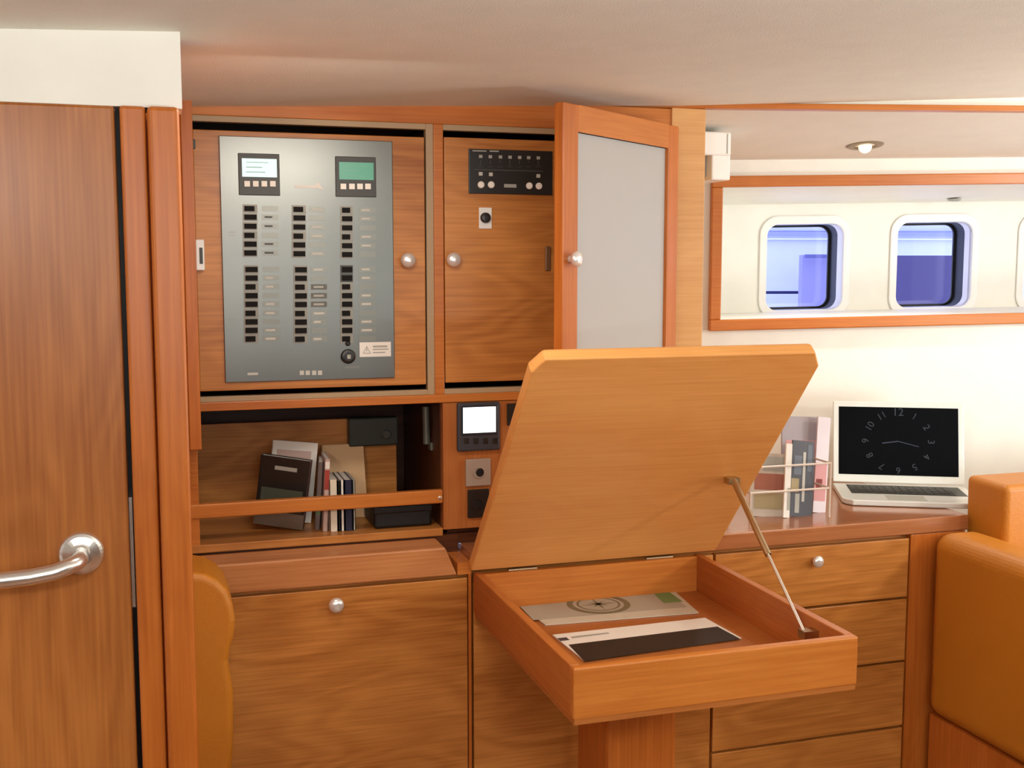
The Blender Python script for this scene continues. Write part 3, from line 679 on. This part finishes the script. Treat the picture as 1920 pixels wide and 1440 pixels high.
# ================================================================== LAPTOP
WZ = .853
L0 = atZ(1601, 951, WZ); L1 = atZ(1815, 958, WZ); lu = (L1-L0).normalized(); lv = Vector((-lu.y, lu.x, 0))
L0 = atZ(1572, 940, WZ)
LW = .322; LDp = .215
lt = thing('laptop', tuple(L0+lu*LW/2), 'open silver laptop showing a dark clock face, on the worktop', 'laptop')
fl0 = atZ(1601, 951, WZ); off = (fl0-L0).dot(lu)
base_poly = [(0.022, 0), (LW-.004, 0), (LW, .02), (LW, LDp), (0, LDp), (0, .03), (.006, .016)]
# origin: front-left of the base
LO = fl0 - lu*.022 + lv*.016
def lq(u, v, z): q_ = LO + lu*u + lv*v; q_.z = WZ+.001+z; return q_
obj('base', MB().prism([lq(u, v, 0) for u, v in base_poly], (0, 0, .013)), SILVER, lt, bevel=.002)
kb = MB(); kb.prism([lq(.03, .085, .0131), lq(LW-.02, .085, .0131), lq(LW-.02, LDp-.02, .0131), lq(.03, LDp-.02, .0131)], (0, 0, .0006))
ko = obj('keyboard', kb, mat('keyboard grey', (72, 74, 68), .5), lt)
for r_ in range(5):
    kr = MB()
    for c_ in range(14):
        u0 = .033+c_*.0175; v0 = .087+r_*.0215; kr.prism([lq(u0, v0, .0137), lq(u0+.015, v0, .0137), lq(u0+.015, v0+.018, .0137), lq(u0, v0+.018, .0137)], (0, 0, .0012))
    obj('key_row', kr, BLKP, ko)
tpd = MB().prism([lq(.105, .015, .0131), lq(.195, .015, .0131), lq(.195, .072, .0131), lq(.105, .072, .0131)], (0, 0, .0004)); obj('touchpad', tpd, GREY, lt)
ta = R(12); SHh = .212
def sq(u, h_, n=0): # on the screen: h_ up along the lid, n towards the viewer
    return LO + lu*u + lv*(LDp-.004 + h_*math.sin(ta) - n*math.cos(ta)) + Vector((0, 0, 1))*(.001 + .013 + h_*math.cos(ta) + n*math.sin(ta))
def sbox(mb, u0, u1, h0, h1, n0, n1): return mb.hexa([sq(u0, h0, n0), sq(u1, h0, n0), sq(u1, h0, n1), sq(u0, h0, n1)], [sq(u0, h1, n0), sq(u1, h1, n0), sq(u1, h1, n1), sq(u0, h1, n1)])
LO.z = WZ
scr = obj('screen_lid', sbox(MB(), 0, LW, .004, SHh, -.007, 0), SILVER, lt, bevel=.002)
scm = mat('dark laptop screen', (5, 7, 12), .5, spec=.06)
obj('display', sbox(MB(), .014, LW-.014, .024, SHh-.014, 0, .0006), scm, scr)
uc, hcn = LW/2, .024+(SHh-.038)/2
def sM(u, h_, ang=0, s=1):
    o_ = sq(u, h_, .0009); ex = lu; ez = (sq(0, 0, 1)-sq(0, 0, 0)); ey = (sq(0, 1, 0)-sq(0, 0, 0))
    Mx = Matrix(((ex.x, ey.x, ez.x, o_.x), (ex.y, ey.y, ez.y, o_.y), (ex.z, ey.z, ez.z, o_.z), (0, 0, 0, 1)))
    return Mx @ Matrix.Rotation(ang, 4, 'Z')
DIG = mat('dim clock digits', (26, 30, 40), .5, emit=(60, 68, 88), estr=.2)
for hnum in range(1, 13):
    a = R(90-30*hnum); rx, rz = .080, .074
    t_ = text_mesh('clock', str(hnum), .024 if hnum != 12 else .028, sM(uc+rx*math.cos(a), hcn+rz*math.sin(a), R(-30*hnum)), DIG, None)
    obj('clock_digit', t_, DIG, scr)
hd = MB()
for ang, ln_, wd in ((R(-14), .052, .0022), (R(188), .040, .003)):
    u_ = Vector((math.cos(ang), math.sin(ang))); n_ = Vector((-u_.y, u_.x))*wd/2
    hd.prism([sq(uc+n_.x, hcn+n_.y, .0009), sq(uc+u_.x*ln_+n_.x, hcn+u_.y*ln_+n_.y, .0009), sq(uc+u_.x*ln_-n_.x, hcn+u_.y*ln_-n_.y, .0009), sq(uc-n_.x, hcn-n_.y, .0009)], (sq(0, 0, .0005)-sq(0, 0, 0)))
obj('clock_hands', hd, mat('dim clock hands', (24, 30, 48), .5, emit=(50, 62, 100), estr=.2), scr)

# ================================================================== BROCHURE RACK
rk = thing('brochure_rack', (1.42, 2.22, WZ), 'low clear wire and acrylic rack holding brochures beside the laptop', 'rack')
def rp(x, y, Y): return atY(x, y, Y)
RY = 2.185
ra, rb = atY(1407, 925, RY), atY(1556, 917, RY)
rtop = atY(1430, 876, RY)
WIRE = mat('pale acrylic rod', (214, 196, 180), .25)
x0_, x1_ = ra.x, rb.x
zlo, zhi = ra.z, rtop.z
for z_ in (zlo, zhi):
    obj('rod', MB().tube([(x0_+(.012 if z_ == zhi else 0), RY+.10, z_), (x0_+(.012 if z_ == zhi else 0), RY, z_), (x1_, RY, z_), (x1_, RY+.10, z_)], .0024, 8), WIRE, rk)
obj('post', MB().tube([(x1_, RY, WZ), (x1_, RY, zhi+.002)], .0028, 8), WIRE, rk)
obj('post', MB().tube([(x1_, RY+.10, WZ), (x1_, RY+.10, zhi+.002)], .0028, 8), WIRE, rk)
obj('post', MB().tube([(x0_, RY, WZ), (x0_, RY, zlo)], .0028, 8), WIRE, rk)
obj('post', MB().tube([(x0_, RY+.10, WZ), (x0_, RY+.10, zlo)], .0028, 8), WIRE, rk)
def broch(lab, xa, ya, xb, yb, Y, h_, m_, yaw, dark=None, lean=R(-9), name='brochure', blobs=(), tilt=R(3)):
    a = atY(xa, ya, Y); b = atY(xb, ya, Y); w_ = b.x-a.x
    e = thing(name, (a.x, Y, WZ+.0015), lab, 'brochure'); e.rotation_euler = (lean, tilt, yaw)
    o_ = obj('sheets', MB().box(0, w_, 0, .005, 0, h_), m_); o_.parent = e
    for (nm, u0, u1, z0, z1, mm) in blobs:
        q_ = obj(nm, MB().box(u0*w_, u1*w_, -.0005, 0, z0*h_, z1*h_), mm); q_.parent = e
    return e
MAU = mat('mauve grey print', (172, 160, 166), .5); DGP = mat('dark photo print', (70, 70, 78), .4); PK2 = mat('pink print', (222, 160, 160), .5); BRN = mat('red brown print', (160, 92, 66), .5); TAN = mat('tan print', (168, 150, 110), .5); SLT = mat('slate print', (104, 110, 122), .5)
broch('tall mauve grey brochure at the back of the rack', 1466, 962, 1536, 0, 2.262, .222, MAU, R(-5), blobs=[('picture', .1, .9, .55, .75, PK2)])
broch('white brochure with pink print at the right end of the rack', 1524, 962, 1546, 0, 2.236, .222, mat('lilac white', (236, 226, 232), .5), R(-8), tilt=R(6), blobs=[('picture', 0, .9, .12, .52, PK2), ('picture', .1, .6, .25, .35, RED)])
broch('dark photo brochure in the middle of the rack', 1481, 962, 1521, 0, 2.214, .174, DGP, R(-3), tilt=R(6), blobs=[('picture', .1, .45, .55, .8, SLT), ('picture', .5, .62, .2, .85, INK), ('picture', .2, .4, .05, .3, GREY), ('picture', .0, .35, .32, .5, TAN), ('picture', .7, .9, .6, .95, SLT)])
broch('narrow white brochure left of the dark photo brochure', 1469, 962, 1480, 0, 2.207, .168, PAPER, R(-3), tilt=R(6), blobs=[('picture', .5, 1, .1, .4, GREY)])
broch('wide brochure with red brown and tan pictures at the left of the rack', 1405, 955, 1475, 0, 2.245, .145, mat('warm grey print', (196, 182, 168), .5), R(-18), lean=R(-12), blobs=[('picture', .1, .95, .42, .68, BRN), ('picture', .1, .95, .12, .38, TAN), ('picture', .3, .9, .72, .95, GREY)])

# ================================================================== UPHOLSTERY
st = thing('settee', (1.71, 1.5, 0), 'ochre leather settee side panel beside the drawer cabinet', 'settee')
bk = MB().box(1.648, 1.772, .5, 2.098, .40, .826); obj('backrest', bk, LEATH, st, bevel=.038, seg=8)
obj('base', MB().box(1.66, 2.6, .5, 2.09, .02, .40), WP_, st)
obj('seat', MB().box(1.775, 2.6, .5, 1.99, .40, .56), LEATH, st, bevel=.03, seg=5)
tag(obj('settee_cushion', MB().hexa([(1.776, 2.0, .565), (2.6, 2.0, .565), (2.6, 2.135, .565), (1.776, 2.135, .565)], [(1.776, 2.012, .937), (2.6, 2.012, .937), (2.6, 2.143, .940), (1.776, 2.143, .940)]), LEATH, bevel=.014, seg=6), 'yellow ochre leather back cushion behind the settee side, by the laptop', 'cushion')
LY = 1.93
pts = [(330, 1075), (361, 1075), (385, 1078), (408, 1089), (426, 1108), (437, 1135), (442, 1165), (439, 1195), (432, 1218), (428, 1240), (432, 1265), (438, 1300), (438, 1400), (430, 1500), (330, 1500)]
pp = [atY(x, y, LY) for x, y in pts]
tag(obj('leather_seat_back', MB().prism([(q_.x, LY, q_.z) for q_ in pp], (0, .14, 0)), LEATH, bevel=.012, seg=5), 'rounded ochre leather seat back beside the door post, in front of the wide flap', 'seat')

# ================================================================== LAMPS, FIXTURES
dn = thing('downlight', (1.67, 2.42, 1.70), 'small round recessed downlight in the side deck ceiling above the windows', 'downlight')
# plane of the side-deck ceiling
nn = pn.copy()
if nn.z > 0: nn = -nn
rr_ = ray(1622, 272); tt = (pA-CAM).dot(nn)/rr_.dot(nn); DC = CAM + rr_*tt
dn.location = DC
DM = mat('downlight bezel', (150, 136, 112), .3, metal=.6)
q = MB().lathe(DC+nn*-.001, nn, [(0, .045), (.003, .045), (.005, .041), (.0055, .030), (.002, .026), (-.0005, .024)], 32)
obj('bezel', q, DM, dn)
obj('bulb', MB().lathe(DC+nn*.002, nn, [(0, .016), (.006, .016), (.013, .012), (.017, .006), (.018, .001)], 20), mat('warm bulb', (255, 240, 210), .4, emit=(255, 236, 200), estr=1.6), dn, smooth=True)
sl = bpy.data.lights.new('downlight_beam', 'SPOT'); sl.energy = 9; sl.spot_size = R(125); sl.spot_blend = .6; sl.color = (1, .93, .82); sl.shadow_soft_size = .02
so = bpy.data.objects.new('downlight_beam', sl); COL.objects.link(so); so.parent = dn; so.location = nn*.022; so.rotation_euler = nn.to_track_quat('-Z', 'Y').to_euler()

q0 = atY(1323, 246, 2.33); q1 = atY(1371, 292, 2.33)
wx = thing('wall_fixture', (1.16, 2.33, 1.56), 'white plastic unit mounted at the corner above the left end of the window frame', 'fixture')
obj('housing', MB().box(1.1195, q1.x, 2.33, 2.45, q1.z, q0.z), PLAST, wx, bevel=.004)
q2 = atY(1335, 292, 2.335); q3 = atY(1370, 338, 2.335)
obj('lower_housing', MB().box(q2.x, q3.x-.001, 2.335, 2.44, q3.z, q2.z+.004), PLAST, wx, bevel=.003)
obj('bracket', MB().box(1.1195, q2.x+.01, 2.36, 2.42, q3.z+.01, q2.z), GREY, wx)
obj('seam', MB().box(q1.x-.012, q1.x-.009, 2.3295, 2.3302, q1.z+.004, q0.z-.004), GREY, wx)
v = hit(1765, 374, ND+.02)
tag(obj('ceiling_button', MB().lathe(hp(v[0], ND+.10, zi_t+.004), (0, 0, -1), [(0, .02), (.004, .018), (.006, .01)], 20), GREY), 'tiny grey fitting under the top of the window recess', 'fitting')

# ================================================================== OUTSIDE
def far(x, y, dep):
    r = ray(x, y); q_ = H0 + HN*(-dep); return CAM + r*((q_-CAM).dot(HN)/r.dot(HN))
def fbox(mb, x0, y0, x1, y1, dep, th):
    a, b = far(x0, y0, dep), far(x1, y1, dep); a2, b2 = Vector((b.x, b.y, a.z)), Vector((a.x, a.y, b.z))
    return mb.prism([a, a2, b, b2], -HN*th)
hb = thing('hall_wall', tuple(far(1650, 900, 3.0)), 'pale lavender hall wall with thin rails seen through the portlights', 'building')
obj('wall', fbox(MB(), 900, 100, 2400, 900, 3.0, .1), mat('lavender wall', (214, 220, 240), .7), hb)
q = MB(); fbox(q, 1000, 438, 2300, 442, 2.97, .02); fbox(q, 1000, 433, 2300, 435, 2.97, .02); obj('rail', q, mat('blue grey rail', (130, 136, 180), .6), hb)
q = MB(); fbox(q, 1000, 446, 2300, 451, 2.97, .02); obj('trim', q, mat('white rail', (235, 238, 250), .6), hb)
q = MB(); fbox(q, 1380, 546, 1504, 551, 2.9, .02); obj('handrail', q, mat('dark blue rail', (30, 34, 80), .6), hb)
tag(obj('stand_panel', fbox(MB(), 1505, 478, 1600, 640, 2.72, .05), mat('mid lavender panel', (158, 156, 200), .7)), 'lavender partition outside the left portlight', 'partition')
tag(obj('partition_cap', fbox(MB(), 1511, 477, 1600, 484, 2.66, .02), mat('blue slate', (100, 104, 160), .7)), 'slate blue bar on top of the lavender partition', 'bar')
tag(obj('crate', fbox(MB(), 1640, 479, 1850, 640, 2.2, .3), mat('deep blue violet', (78, 72, 112), .7)), 'dark blue crate seen through the middle portlight', 'crate')
